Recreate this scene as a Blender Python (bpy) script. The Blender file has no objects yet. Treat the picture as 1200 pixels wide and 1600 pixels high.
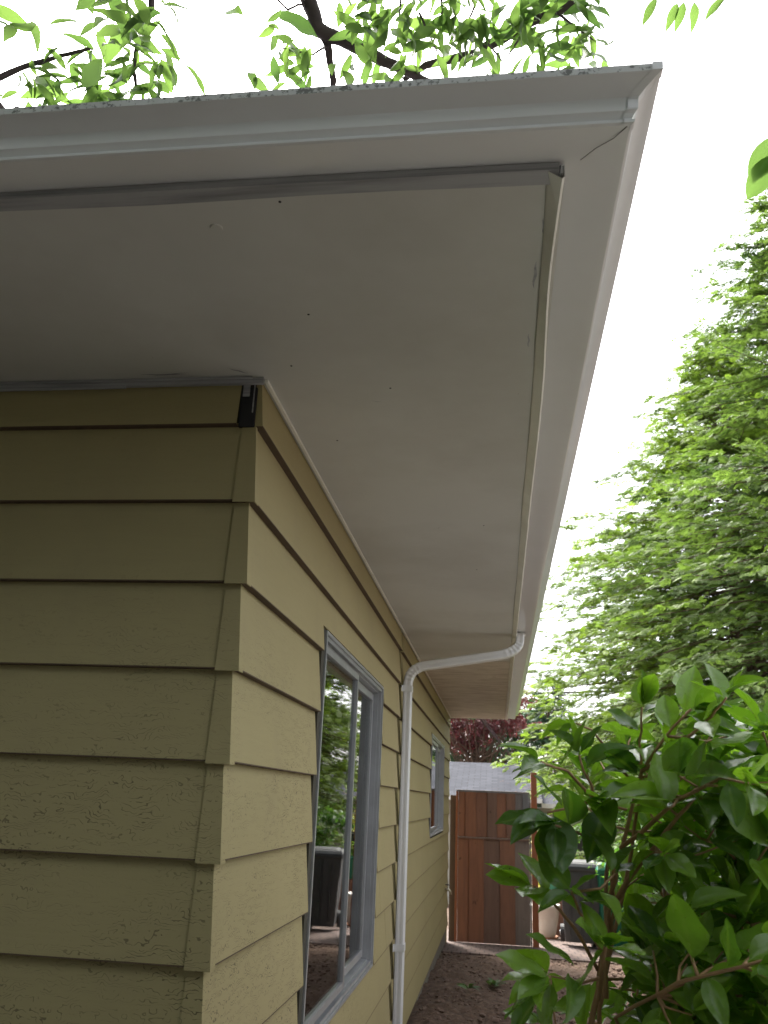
import bpy, bmesh, math, random
import numpy as np
from mathutils import Vector, Matrix, noise
R = math.radians
random.seed(7); rng = np.random.default_rng(7)
scene = bpy.context.scene

# ------------------------------------------------------------------ camera
CX, CY, CZ, YAW, PIT, ROL, F = 0.60247, -1.89933, 1.45026, 0.14026, 0.32501, 0.04305, 1328.93
CAM = Vector((CX, CY, CZ))
fw = Vector((-math.sin(YAW)*math.cos(PIT), math.cos(YAW)*math.cos(PIT), math.sin(PIT)))
r0 = Vector((math.cos(YAW), math.sin(YAW), 0)); u0 = r0.cross(fw)
rt = r0*math.cos(ROL)+u0*math.sin(ROL); up = -r0*math.sin(ROL)+u0*math.cos(ROL)
cam = bpy.data.cameras.new('camera'); camo = bpy.data.objects.new('camera', cam)
scene.collection.objects.link(camo)
camo.matrix_world = Matrix(((rt.x, up.x, -fw.x, CX), (rt.y, up.y, -fw.y, CY), (rt.z, up.z, -fw.z, CZ), (0, 0, 0, 1)))
cam.sensor_fit = 'VERTICAL'; cam.sensor_height = 36; cam.sensor_width = 27
cam.lens = F/1600*36; cam.clip_end = 500; cam.clip_start = 0.02
cam.dof.use_dof = True; cam.dof.focus_distance = 2.3; cam.dof.aperture_fstop = cam.lens/1000/0.0036
scene.camera = camo

# ------------------------------------------------------------------ light
SUN_EL, SUN_AZ = 54, -28        # azimuth measured from +Y towards +X
world = bpy.data.worlds.new("World"); scene.world = world; world.use_nodes = True
nt = world.node_tree; nt.nodes.clear()
sky = nt.nodes.new('ShaderNodeTexSky'); sky.sky_type = 'NISHITA'; sky.sun_disc = False
sky.sun_elevation = R(SUN_EL); sky.sun_rotation = R(SUN_AZ); sky.air_density = 1.0; sky.dust_density = 4.0; sky.ozone_density = 1.0
hs = nt.nodes.new('ShaderNodeHueSaturation'); hs.inputs['Saturation'].default_value = 0.22
bg = nt.nodes.new('ShaderNodeBackground'); bg.inputs[1].default_value = 0.15
wo = nt.nodes.new('ShaderNodeOutputWorld')
nt.links.new(sky.outputs[0], hs.inputs['Color']); nt.links.new(hs.outputs[0], bg.inputs[0]); nt.links.new(bg.outputs[0], wo.inputs[0])
sun = bpy.data.lights.new('sun', 'SUN'); sun.energy = 2.0; sun.angle = R(12); sun.color = (1.0, .94, .84)
suno = bpy.data.objects.new('sun', sun); scene.collection.objects.link(suno)
sd = Vector((math.sin(R(SUN_AZ))*math.cos(R(SUN_EL)), math.cos(R(SUN_AZ))*math.cos(R(SUN_EL)), math.sin(R(SUN_EL))))
suno.rotation_euler = sd.to_track_quat('Z', 'Y').to_euler()
scene.view_settings.view_transform = 'Standard'; scene.view_settings.look = 'None'
scene.view_settings.exposure = 2.15; scene.view_settings.gamma = 1
scene.cycles.max_bounces = 8; scene.cycles.diffuse_bounces = 5; scene.cycles.transparent_max_bounces = 12

# ------------------------------------------------------------------ helpers
def P(px, py, dist):
    """a point of the place seen at this pixel, dist metres from the camera"""
    d = (fw*F + rt*(px-600) + up*(800-py)).normalized()
    return CAM + d*dist

def mat(name):
    m = bpy.data.materials.new(name); m.use_nodes = True
    t = m.node_tree; b = t.nodes['Principled BSDF']
    return m, t, b
def nd(t, kind, **kw):
    n = t.nodes.new(kind)
    for k, v in kw.items():
        if k in n.inputs: n.inputs[k].default_value = v
        else: setattr(n, k, v)
    return n
def ramp(t, fac, stops):
    n = t.nodes.new('ShaderNodeValToRGB'); e = n.color_ramp.elements
    while len(e) < len(stops): e.new(.5)
    for i, (p, c) in enumerate(stops):
        e[i].position = p; e[i].color = (*c, 1) if len(c) == 3 else c
    t.links.new(fac, n.inputs[0]); return n
def coords(t, scale=(1, 1, 1), which='Object', loc=(0, 0, 0)):
    tc = t.nodes.new('ShaderNodeTexCoord'); mp = t.nodes.new('ShaderNodeMapping')
    mp.inputs['Scale'].default_value = scale; mp.inputs['Location'].default_value = loc
    t.links.new(tc.outputs[which], mp.inputs[0]); return mp.outputs[0]
def noi(t, vec, scale, detail=4, rough=.55, dist=0.0):
    n = nd(t, 'ShaderNodeTexNoise', Scale=scale, Detail=detail, Roughness=rough, Distortion=dist)
    t.links.new(vec, n.inputs['Vector']); return n.outputs['Fac']
def mix(t, fac, a, b, mode='MIX'):
    n = t.nodes.new('ShaderNodeMix'); n.data_type = 'RGBA'; n.blend_type = mode
    for s, v in ((0, fac), (6, a), (7, b)):
        if hasattr(v, 'is_output') or isinstance(v, bpy.types.NodeSocket): t.links.new(v, n.inputs[s])
        elif s == 0: n.inputs[0].default_value = v
        else: n.inputs[s].default_value = (*v, 1)
    return n.outputs[2]
def bump(t, b, h, strength=.3, dist=.01, prev=None):
    n = nd(t, 'ShaderNodeBump', Strength=strength, Distance=dist); t.links.new(h, n.inputs['Height'])
    if prev: t.links.new(prev, n.inputs['Normal'])
    t.links.new(n.outputs[0], b.inputs['Normal']); return n.outputs[0]
def math_(t, op, a, b=0.0, c=None):
    n = t.nodes.new('ShaderNodeMath'); n.operation = op
    for i, v in enumerate((a, b) if c is None else (a, b, c)):
        if isinstance(v, bpy.types.NodeSocket): t.links.new(v, n.inputs[i])
        else: n.inputs[i].default_value = v
    return n.outputs[0]

def painted(name, col, dirt=(.2, .18, .15), amt=.35, rough=.45, scale=3.0, spots=None, stretch=(1, 1, 1), bumpy=.08):
    m, t, b = mat(name); v = coords(t, stretch)
    n1 = noi(t, v, scale, 6, .6); r1 = ramp(t, n1, [(.42, (0, 0, 0)), (.75, (1, 1, 1))])
    c = mix(t, math_(t, 'MULTIPLY', r1.outputs[0], amt), col, dirt)
    n2 = noi(t, coords(t), scale*14, 3); c = mix(t, math_(t, 'MULTIPLY', n2, .10), c, dirt)
    if spots:
        s, thr, sc_col = spots
        n3 = noi(t, coords(t, (1, 1, 1)), s, 5, .7); n4 = noi(t, coords(t), s*.13, 2)
        f = ramp(t, math_(t, 'ADD', n3, math_(t, 'MULTIPLY', n4, .35)), [(thr, (0, 0, 0)), (thr+.05, (1, 1, 1))])
        c = mix(t, f.outputs[0], c, sc_col)
    t.links.new(c, b.inputs['Base Color']); b.inputs['Roughness'].default_value = rough
    bump(t, b, noi(t, coords(t), scale*30, 3), bumpy, .002)
    return m

# siding paint: olive tan with fine cracks along the boards
def siding_mat():
    m, t, b = mat('siding_paint')
    col = (.330, .293, .168)
    v1 = coords(t, (1, 1, 1)); big = noi(t, v1, 1.3, 3)
    c = mix(t, big, (.335, .284, .142), (.405, .345, .180))
    grain = noi(t, coords(t, (5, 5, 90)), 1.0, 4, .6, .3)
    c = mix(t, math_(t, 'MULTIPLY', grain, .16), c, (.20, .17, .10))
    stain = ramp(t, noi(t, coords(t, (2.5, 2.5, 1.2)), 1.6, 5, .65), [(.52, (0, 0, 0)), (.8, (1, 1, 1))])
    c = mix(t, math_(t, 'MULTIPLY', stain.outputs[0], .18), c, (.21, .165, .125))
    # cracks: contour lines of a stretched noise, broken up by a second one
    spz = t.nodes.new('ShaderNodeSeparateXYZ'); t.links.new(coords(t), spz.inputs[0])
    cn = math_(t, 'ADD', math_(t, 'MULTIPLY', spz.outputs[2], 105.0), math_(t, 'MULTIPLY', noi(t, coords(t, (11, 11, 16)), 1.0, 3, .6), 13.0))
    d = math_(t, 'ABSOLUTE', math_(t, 'SUBTRACT', math_(t, 'FRACT', cn), .5))
    line = ramp(t, d, [(.0, (1, 1, 1)), (.05, (1, 1, 1)), (.11, (0, 0, 0))])
    msk = ramp(t, noi(t, coords(t, (16, 16, 95)), 1.0, 2), [(.45, (0, 0, 0)), (.53, (1, 1, 1))])
    reg = ramp(t, noi(t, coords(t, (1, 1, 1.5)), 2.2, 2), [(.40, (.15, .15, .15)), (.60, (1, 1, 1))])
    sep = t.nodes.new('ShaderNodeSeparateXYZ'); t.links.new(coords(t), sep.inputs[0])
    low = ramp(t, math_(t, 'MULTIPLY', sep.outputs[2], .5), [(.72, (1, 1, 1)), (1.0, (.08, .08, .08))])
    far = ramp(t, math_(t, 'MULTIPLY', sep.outputs[1], .25), [(.35, (1, 1, 1)), (.8, (.1, .1, .1))])
    cr = math_(t, 'MULTIPLY', math_(t, 'MULTIPLY', line.outputs[0], msk.outputs[0]), math_(t, 'MULTIPLY', reg.outputs[0], math_(t, 'MULTIPLY', low.outputs[0], far.outputs[0])))
    c = mix(t, math_(t, 'MULTIPLY', cr, .72), c, (.075, .058, .035))
    t.links.new(c, b.inputs['Base Color']); b.inputs['Roughness'].default_value = .62
    b.inputs['Specular IOR Level'].default_value = .3
    h = math_(t, 'SUBTRACT', math_(t, 'MULTIPLY', grain, .35), cr)
    n = bump(t, b, h, .55, .0015)
    return m

M = {}
M['siding'] = siding_mat()
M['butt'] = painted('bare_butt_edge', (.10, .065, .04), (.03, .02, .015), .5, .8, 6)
M['soffit'] = painted('soffit_paint', (.56, .555, .535), (.33, .31, .27), .6, .55, 1.1, spots=(55, .93, (.12, .1, .08)))
M['soffit_old'] = painted('old_soffit_paint', (.60, .54, .48), (.26, .2, .15), .75, .6, 5, spots=(22, .84, (.22, .18, .14)), stretch=(1, 3, 1))
M['gutter'] = painted('gutter_enamel', (.70, .70, .715), (.50, .48, .46), .3, .16, 1.5, spots=(60, .97, (.3, .28, .25)), bumpy=.03)
M['lip'] = painted('weathered_gutter_lip', (.50, .50, .50), (.30, .29, .28), .5, .6, 9, spots=(95, .70, (.13, .13, .125)))
M['trimdark'] = painted('weathered_trim', (.36, .355, .37), (.16, .16, .17), .9, .7, 3, stretch=(1, 14, 40))
M['trimlight'] = painted('trim_paint', (.80, .79, .74), (.45, .42, .34), .35, .5, 5, spots=(18, .88, (.05, .05, .05)))
M['paper'] = painted('tar_paper', (.012, .012, .016), (.03, .03, .03), .4, .7, 5)
M['sheath'] = painted('dark_sheathing', (.055, .05, .035), (.03, .03, .02), .4, .8, 5)
M['found'] = painted('concrete', (.22, .20, .18), (.10, .07, .05), .6, .85, 6, bumpy=.5)
M['alu'] = painted('aluminium_frame', (.45, .46, .48), (.28, .28, .29), .5, .38, 8, stretch=(1, 1, 1), bumpy=.04)
M['alu'].node_tree.nodes['Principled BSDF'].inputs['Metallic'].default_value = .55
M['pipe'] = painted('downspout_enamel', (.74, .75, .77), (.50, .48, .46), .3, .3, 3, bumpy=.03)
M['curtain'] = painted('curtain', (.55, .52, .46), (.35, .33, .3), .3, .9, 4)
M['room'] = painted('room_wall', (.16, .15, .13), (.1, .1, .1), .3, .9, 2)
M['brass'] = painted('worn_brass', (.55, .50, .40), (.2, .18, .14), .5, .35, 20)
M['brass'].node_tree.nodes['Principled BSDF'].inputs['Metallic'].default_value = .8
M['rubber'] = painted('black_plastic', (.02, .021, .024), (.05, .05, .05), .4, .45, 8)
M['grey_plastic'] = painted('grey_plastic', (.055, .058, .06), (.1, .1, .1), .4, .5, 8)
M['green_plastic'] = painted('green_plastic', (.015, .17, .095), (.02, .08, .06), .4, .4, 6)
M['yellow_label'] = painted('yellow_label', (.72, .52, .04), (.5, .4, .2), .2, .5, 6)
M['pot'] = painted('white_glaze', (.72, .70, .66), (.35, .22, .14), .35, .35, 5)
M['terra'] = painted('terracotta', (.36, .16, .09), (.2, .1, .06), .4, .8, 5)
M['white_wire'] = painted('white_wire', (.7, .7, .68), (.4, .4, .4), .3, .5, 10)
M['bark'] = painted('plum_bark', (.085, .06, .062), (.03, .022, .025), .7, .85, 18, bumpy=.8)
M['twig'] = painted('camellia_twig', (.42, .24, .13), (.2, .11, .07), .5, .6, 20)
M['cedarbark'] = painted('cedar_bark', (.12, .075, .05), (.05, .035, .025), .6, .9, 8, stretch=(4, 4, 1), bumpy=.8)
M['cable'] = painted('cable_jacket', (.02, .02, .02), (.05, .05, .05), .2, .6, 5)
M['fascia_white'] = painted('white_fascia', (.75, .75, .75), (.5, .5, .5), .3, .5, 3)
M['wall_pale'] = painted('pale_wall', (.45, .43, .38), (.3, .28, .25), .3, .8, 2)

def glass_mat():
    m = bpy.data.materials.new('window_glass'); m.use_nodes = True; t = m.node_tree; t.nodes.clear()
    o = t.nodes.new('ShaderNodeOutputMaterial'); mx = t.nodes.new('ShaderNodeMixShader')
    fr = nd(t, 'ShaderNodeFresnel', IOR=1.9); tr = nd(t, 'ShaderNodeBsdfTransparent'); tr.inputs[0].default_value = (.80, .83, .82, 1)
    gl = nd(t, 'ShaderNodeBsdfGlossy', Roughness=.015); gl.inputs[0].default_value = (.95, .95, .95, 1)
    t.links.new(fr.outputs[0], mx.inputs[0]); t.links.new(tr.outputs[0], mx.inputs[1]); t.links.new(gl.outputs[0], mx.inputs[2])
    bp = nd(t, 'ShaderNodeBump', Strength=.05, Distance=.002); t.links.new(noi(t, coords(t), 5, 2), bp.inputs['Height']); t.links.new(bp.outputs[0], gl.inputs['Normal'])
    t.links.new(mx.outputs[0], o.inputs[0]); return m
M['glass'] = glass_mat()

def leaf_mat(name, dark, light, rough=.4, trans=.35, tcol=None, spec=.5, rib=False):
    m, t, b = mat(name); at = t.nodes.new('ShaderNodeAttribute'); at.attribute_name = 'tint'
    r = ramp(t, at.outputs['Fac'], [(0, dark), (1, light)])
    col = r.outputs[0]
    if rib:
        a2 = t.nodes.new('ShaderNodeAttribute'); a2.attribute_name = 'rib'
        f = ramp(t, a2.outputs['Fac'], [(.0, (.6, .6, .6)), (.10, (.45, .45, .45)), (.17, (0, 0, 0))]); col = mix(t, f.outputs[0], col, (.17, .26, .06))
        bl = ramp(t, noi(t, coords(t), 38, 4, .6), [(.45, (0, 0, 0)), (.8, (.5, .5, .5))]); col = mix(t, bl.outputs[0], col, (.10, .14, .03))
        sp = ramp(t, noi(t, coords(t), 120, 3, .6), [(.70, (0, 0, 0)), (.74, (.8, .8, .8))]); col = mix(t, sp.outputs[0], col, (.09, .06, .02))
        rg = math_(t, 'MULTIPLY_ADD', noi(t, coords(t), 25, 3), .35, rough-.12); t.links.new(rg, b.inputs['Roughness'])
        bump(t, b, noi(t, coords(t), 70, 2), .25, .004)
    else: b.inputs['Roughness'].default_value = rough
    t.links.new(col, b.inputs['Base Color'])
    b.inputs['Specular IOR Level'].default_value = spec
    tr = t.nodes.new('ShaderNodeBsdfTranslucent')
    mm = mix(t, 1.0, col, tcol or (1.5, 2.0, .7), 'MULTIPLY'); t.links.new(mm, tr.inputs[0])
    mx = t.nodes.new('ShaderNodeMixShader'); mx.inputs[0].default_value = trans
    o = t.nodes['Material Output']
    t.links.new(b.outputs[0], mx.inputs[1]); t.links.new(tr.outputs[0], mx.inputs[2]); t.links.new(mx.outputs[0], o.inputs[0])
    return m
M['camellia'] = leaf_mat('camellia_leaf', (.042, .105, .024), (.24, .38, .06), .20, .36, (1.8, 2.2, .5), rib=True)
M['plum'] = leaf_mat('plum_leaf', (.045, .080, .032), (.12, .18, .065), .35, .62, (1.7, 1.9, 1.0))
M['cedar'] = leaf_mat('cedar_leaf', (.026, .055, .024), (.24, .33, .10), .6, .34, (1.35, 1.55, .75), .25)
M['cedar_yellow'] = leaf_mat('cypress_leaf', (.045, .085, .022), (.30, .40, .09), .6, .34, (1.4, 1.6, .7), .25)
M['fir'] = leaf_mat('dark_fir_leaf', (.022, .055, .030), (.07, .13, .055), .6, .25, (1.3, 1.5, .9), .25)
M['redleaf'] = leaf_mat('red_maple_leaf', (.085, .024, .028), (.21, .06, .062), .5, .3, (1.3, 1.0, 1.0))
M['shrubleaf'] = leaf_mat('garden_shrub_leaf', (.05, .11, .03), (.16, .26, .07), .5, .35)
M['yellowleaf'] = leaf_mat('yellow_maple_leaf', (.30, .30, .06), (.55, .50, .12), .5, .4, (1.3, 1.3, .8))
M['weed'] = leaf_mat('weed_leaf', (.06, .10, .05), (.13, .19, .09), .6, .3)

def wood(name, cols, rough=.75):
    m, t, b = mat(name); at = t.nodes.new('ShaderNodeAttribute'); at.attribute_name = 'tint'
    r = ramp(t, at.outputs['Fac'], cols)
    g = noi(t, coords(t, (12, 12, 1.3)), 1.5, 6, .65, .8)
    c = mix(t, ramp(t, g, [(.40, (0, 0, 0)), (.8, (.45, .45, .45))]).outputs[0], r.outputs[0], (.05, .03, .025))
    k = ramp(t, noi(t, coords(t, (9, 9, 5)), 1.6, 2), [(.70, (0, 0, 0)), (.76, (1, 1, 1))])
    c = mix(t, math_(t, 'MULTIPLY', k.outputs[0], .6), c, (.05, .02, .012))
    t.links.new(c, b.inputs['Base Color']); b.inputs['Roughness'].default_value = rough
    bump(t, b, g, .3, .004); return m
M['cedarwood'] = wood('stained_cedar_boards', [(0, (.27, .11, .055)), (.45, (.18, .095, .062)), (.7, (.20, .16, .13)), (1, (.15, .145, .145))])
M['postwood'] = wood('orange_stained_post', [(0, (.27, .085, .030)), (1, (.27, .085, .030))])
M['darkwood'] = wood('dark_stained_post', [(0, (.045, .028, .022)), (1, (.045, .028, .022))])
M['fencewood'] = wood('fence_wood', [(0, (.16, .075, .05)), (1, (.11, .08, .065))])

def soil_mat():
    m, t, b = mat('soil'); v = coords(t)
    n1 = noi(t, v, 22, 8, .7); n2 = noi(t, v, 1.2, 3); n3 = noi(t, v, 130, 3, .6)
    c = ramp(t, n1, [(.3, (.042, .023, .014)), (.55, (.125, .074, .048)), (.75, (.25, .165, .115))]).outputs[0]
    c = mix(t, ramp(t, n3, [(.62, (0, 0, 0)), (.72, (1, 1, 1))]).outputs[0], c, (.26, .2, .16))
    c = mix(t, math_(t, 'MULTIPLY', n2, .4), c, (.06, .04, .032))
    sp = t.nodes.new('ShaderNodeSeparateXYZ'); t.links.new(v, sp.inputs[0])
    gv = ramp(t, n3, [(.35, (.045, .04, .036)), (.7, (.12, .11, .10))]).outputs[0]
    c = mix(t, math_(t, 'LESS_THAN', math_(t, 'ADD', sp.outputs[1], math_(t, 'MULTIPLY', n2, .6)), 3.1), c, gv)
    t.links.new(c, b.inputs['Base Color']); b.inputs['Roughness'].default_value = .95
    bump(t, b, n1, .9, .03); return m
M['soil'] = soil_mat()
M['patio'] = painted('patio_concrete', (.27, .265, .255), (.2, .24, .21), .5, .9, 3, bumpy=.3)
M['clod'] = painted('soil_clod', (.12, .075, .055), (.24, .175, .135), .7, .95, 20, bumpy=.8)
def shingle():
    m, t, b = mat('roof_shingles'); tc = t.nodes.new('ShaderNodeTexCoord')
    br = nd(t, 'ShaderNodeTexBrick', Scale=1.0); br.inputs['Color1'].default_value = (.045, .048, .058, 1); br.inputs['Color2'].default_value = (.065, .068, .082, 1)
    br.inputs['Mortar'].default_value = (.03, .03, .034, 1); br.inputs['Brick Width'].default_value = .3; br.inputs['Row Height'].default_value = .14; br.inputs['Mortar Size'].default_value = .008
    t.links.new(tc.outputs['Object'], br.inputs[0])
    moss = ramp(t, noi(t, coords(t, (2, 2, 2)), 1.4, 5, .7), [(.60, (0, 0, 0)), (.68, (1, 1, 1))])
    sep = t.nodes.new('ShaderNodeSeparateXYZ'); t.links.new(tc.outputs['Object'], sep.inputs[0])
    lo = math_(t, 'LESS_THAN', sep.outputs[1], 20.9); rgt = math_(t, 'GREATER_THAN', sep.outputs[0], .5)
    b.inputs['Specular IOR Level'].default_value = .08
    c = mix(t, math_(t, 'MULTIPLY', moss.outputs[0], math_(t, 'MULTIPLY', lo, rgt)), br.outputs[0], (.26, .13, .07))
    t.links.new(c, b.inputs['Base Color']); b.inputs['Roughness'].default_value = .9; return m
M['shingle'] = shingle()
def brickpath():
    m, t, b = mat('path_bricks'); br = nd(t, 'ShaderNodeTexBrick', Scale=1.0)
    br.inputs['Color1'].default_value = (.17, .115, .095, 1); br.inputs['Color2'].default_value = (.13, .09, .08, 1); br.inputs['Mortar'].default_value = (.04, .03, .025, 1)
    br.inputs['Brick Width'].default_value = .10; br.inputs['Row Height'].default_value = .2; br.inputs['Mortar Size'].default_value = .008
    t.links.new(coords(t), br.inputs[0]); n = noi(t, coords(t), 9, 5)
    c = mix(t, math_(t, 'MULTIPLY', n, .5), br.outputs[0], (.07, .05, .04)); t.links.new(c, b.inputs['Base Color'])
    b.inputs['Roughness'].default_value = .9; bump(t, b, br.outputs['Fac'], -.5, .01); return m
M['brickpath'] = brickpath()

def link(name, me, parent=None):
    o = bpy.data.objects.new(name, me); scene.collection.objects.link(o)
    if parent is not None: o.parent = parent
    return o
def empty(name, label, cat, group=None):
    o = link(name, None); o['label'] = label; o['category'] = cat
    if group: o['group'] = group
    return o
def tag(o, label, cat, group=None):
    o['label'] = label; o['category'] = cat
    if group: o['group'] = group
    return o

class MB:
    """collects shapes of ONE object"""
    def __init__(s): s.v = []; s.f = []; s.mi = []; s.t = []; s.tint = 0.0; s.m = 0
    def add(s, vs, fs, m=None):
        n = len(s.v); s.v += [tuple(v) for v in vs]; s.t += [s.tint]*len(vs)
        for f in fs: s.f.append([i+n for i in f]); s.mi.append(s.m if m is None else m)
    def box(s, a, b, m=None):
        x0, y0, z0 = a; x1, y1, z1 = b
        vs = [(x0, y0, z0), (x1, y0, z0), (x1, y1, z0), (x0, y1, z0), (x0, y0, z1), (x1, y0, z1), (x1, y1, z1), (x0, y1, z1)]
        s.add(vs, [(0, 3, 2, 1), (4, 5, 6, 7), (0, 1, 5, 4), (1, 2, 6, 5), (2, 3, 7, 6), (3, 0, 4, 7)], m)
    def tube(s, pts, rad, n=8, cap=True):
        pts = [Vector(p) for p in pts]; rad = rad if hasattr(rad, '__len__') else [rad]*len(pts)
        rings = []; ref = Vector((.31, .17, .94))
        for i, p in enumerate(pts):
            d = (pts[min(i+1, len(pts)-1)]-pts[max(i-1, 0)]).normalized()
            a = d.cross(ref); a = a.normalized() if a.length > 1e-4 else d.cross(Vector((1, 0, 0))).normalized()
            ref2 = a.cross(d).normalized(); 
            rings.append([p+(a*math.cos(k*math.tau/n)+ref2*math.sin(k*math.tau/n))*rad[i] for k in range(n)])
        vs = [q for r in rings for q in r]; fs = []
        for i in range(len(pts)-1):
            for k in range(n): fs.append((i*n+k, i*n+(k+1) % n, (i+1)*n+(k+1) % n, (i+1)*n+k))
        if cap: fs.append(tuple(range(n))[::-1]); fs.append(tuple((len(pts)-1)*n+k for k in range(n)))
        s.add(vs, fs)
    def build(s, name, mats, parent=None, smooth=False, bevel=0):
        me = bpy.data.meshes.new(name); me.from_pydata(s.v, [], s.f)
        for m in (mats if isinstance(mats, (list, tuple)) else [mats]): me.materials.append(m)
        me.polygons.foreach_set('material_index', s.mi)
        at = me.attributes.new('tint', 'FLOAT', 'POINT'); at.data.foreach_set('value', s.t)
        if smooth: me.polygons.foreach_set('use_smooth', [True]*len(me.polygons))
        o = link(name, me, parent)
        if bevel:
            bm = bmesh.new(); bm.from_mesh(me); bmesh.ops.remove_doubles(bm, verts=bm.verts, dist=1e-6)
            bmesh.ops.bevel(bm, geom=[e for e in bm.edges if len(e.link_faces) == 2 and e.calc_face_angle(0) > .5], offset=bevel, segments=2, profile=.6, affect='EDGES')
            bm.to_mesh(me); bm.free()
        me.update(); return o

class Cloud:
    """many leaves in one mesh, fast"""
    def __init__(s, temps): s.temps = temps; s.items = [[] for _ in temps]
    def add(s, k, pos, d, n, size, tint, wid=1.0):
        d = Vector(d).normalized(); n = Vector(n); x = d.cross(n)
        if x.length < 1e-3: x = d.cross(Vector((1, .3, 0)))
        x.normalize(); z = x.cross(d)
        s.items[k].append((*(x*size*wid), *(d*size), *(z*size), *pos, tint))
    def build(s, name, m, parent=None, smooth=True):
        VV = []; FF = []; TT = []; RR = []; off = 0
        for (tv, tf, rb), it in zip(s.temps, s.items):
            if not it: continue
            A = np.array(it); B = A[:, :9].reshape(-1, 3, 3); pos = A[:, 9:12]
            V = np.einsum('vk,nkj->nvj', tv, B)+pos[:, None, :]
            nv = len(tv); n = len(it)
            VV.append(V.reshape(-1, 3)); FF.append((tf[None]+(off+np.arange(n)*nv)[:, None, None]).reshape(-1, 4)); TT.append(np.repeat(A[:, 12], nv)); RR.append(np.tile(rb, n)); off += n*nv
        V = np.concatenate(VV); Fc = np.concatenate(FF); T = np.concatenate(TT)
        me = bpy.data.meshes.new(name); me.vertices.add(len(V)); me.vertices.foreach_set('co', V.ravel())
        me.loops.add(Fc.size); me.loops.foreach_set('vertex_index', Fc.ravel().astype(np.int32))
        me.polygons.add(len(Fc)); me.polygons.foreach_set('loop_start', np.arange(0, Fc.size, 4, dtype=np.int32))
        me.polygons.foreach_set('loop_total', np.full(len(Fc), 4, dtype=np.int32))
        if smooth: me.polygons.foreach_set('use_smooth', np.ones(len(Fc), dtype=bool))
        at = me.attributes.new('tint', 'FLOAT', 'POINT'); at.data.foreach_set('value', np.clip(T, 0, 1))
        a2 = me.attributes.new('rib', 'FLOAT', 'POINT'); a2.data.foreach_set('value', np.concatenate(RR))
        me.materials.append(m); me.update(); me.validate(); return link(name, me, parent)

def leaf_t(width, rows, fold, droop, cols=2, power=.85, tip=1.0, wave=0.0, stem=.08):
    vs = []; fs = []; nc = 2*cols+1; rib = []
    for i in range(rows+1):
        t = i/rows; w = width*math.sin(math.pi*min(1, t**power))**tip if 0 < i < rows else .004
        if i == rows: w = .002
        for j in range(nc):
            s = (j-cols)/cols
            rib.append(abs(s)+.25*(t > .95)); vs.append((s*w, stem+t*(1-stem), fold*abs(s)*w*2 - droop*t*t + wave*math.sin(t*9+s)*abs(s)*w))
    for i in range(rows):
        for j in range(nc-1):
            a = i*nc+j; fs.append((a, a+1, a+nc+1, a+nc))
    n = len(vs); vs += [(-.009, 0, 0), (.009, 0, 0), (.009, stem+.04, .0), (-.009, stem+.04, .0)]; fs.append((n, n+1, n+2, n+3))
    return np.array(vs, float), np.array(fs, int), np.array(rib+[0]*4, float)

# ------------------------------------------------------------------ ground (structure)
def gz(x, y):
    if y < 4.5: return .045
    if y < 9.2: return .045-.036*(y-4.5)
    if y < 21: return -.124-.065*(y-9.2)
    return -.891
xs = sorted(set([round(v, 4) for v in list(np.linspace(-90, -6, 8))+list(np.linspace(-5, -.3, 8))+list(np.arange(-.1, 2.6, .028))+list(np.linspace(2.8, 8, 9))+list(np.linspace(12, 110, 8))]))
ys = sorted(set([round(v, 4) for v in list(np.linspace(-60, -5, 8))+list(np.linspace(-4, 2.8, 12))+list(np.arange(3, 9.3, .028))+list(np.linspace(9.5, 21, 14))+list(np.linspace(24, 200, 10))]))
vs = []
for y in ys:
    for x in xs:
        z = gz(x, y); k = 0 if not (-.1 < x < 2.6 and 3 <= y <= 8.3) else min(1, (8.3-y)*3, (y-3)*3)
        if k: z += k*(.045*noise.noise((x*2.6, y*2.6, 0))+.03*abs(noise.noise((x*9, y*9, 3)))+.018*noise.noise((x*23, y*23, 5)))
        vs.append((x, y, z))
nx = len(xs); g = MB(); g.add(vs, [(j*nx+i, j*nx+i+1, (j+1)*nx+i+1, (j+1)*nx+i) for j in range(len(ys)-1) for i in range(nx-1)])
gr = g.build('ground', M['soil'], smooth=True); gr['kind'] = 'structure'
pb = MB(); pb.add([(-.1, 8.28, gz(0, 8.28)+.016), (6, 8.28, gz(0, 8.28)+.016), (6, 9.2, gz(0, 9.2)+.016), (-.1, 9.2, gz(0, 9.2)+.016), (6, 12.5, gz(0, 12.5)+.016), (-.1, 12.5, gz(0, 12.5)+.016),
                   (-.1, 8.28, -.2), (6, 8.28, -.2)], [(0, 1, 2, 3), (3, 2, 4, 5), (6, 7, 1, 0)])
pa = pb.build('path', M['brickpath']); pa['kind'] = 'structure'
pm = MB(); pm.box((1.42, -5.0, -.05), (3.12, 3.9, .066)); pm.box((1.42, 3.91, -.05), (3.12, 4.25, .064))
pp = pm.build('patio', M['patio'], bevel=.006); pp['kind'] = 'structure'
cl = MB()
ico = [(0, 0, 1), (.89, 0, .45), (.28, .85, .45), (-.72, .53, .45), (-.72, -.53, .45), (.28, -.85, .45), (.72, .53, -.45), (-.28, .85, -.45), (-.89, 0, -.45), (-.28, -.85, -.45), (.72, -.53, -.45), (0, 0, -1)]
icf = [(0, 1, 2), (0, 2, 3), (0, 3, 4), (0, 4, 5), (0, 5, 1), (1, 6, 2), (2, 7, 3), (3, 8, 4), (4, 9, 5), (5, 10, 1), (6, 7, 2), (7, 8, 3), (8, 9, 4), (9, 10, 5), (10, 6, 1), (11, 7, 6), (11, 8, 7), (11, 9, 8), (11, 10, 9), (11, 6, 10)]
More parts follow.
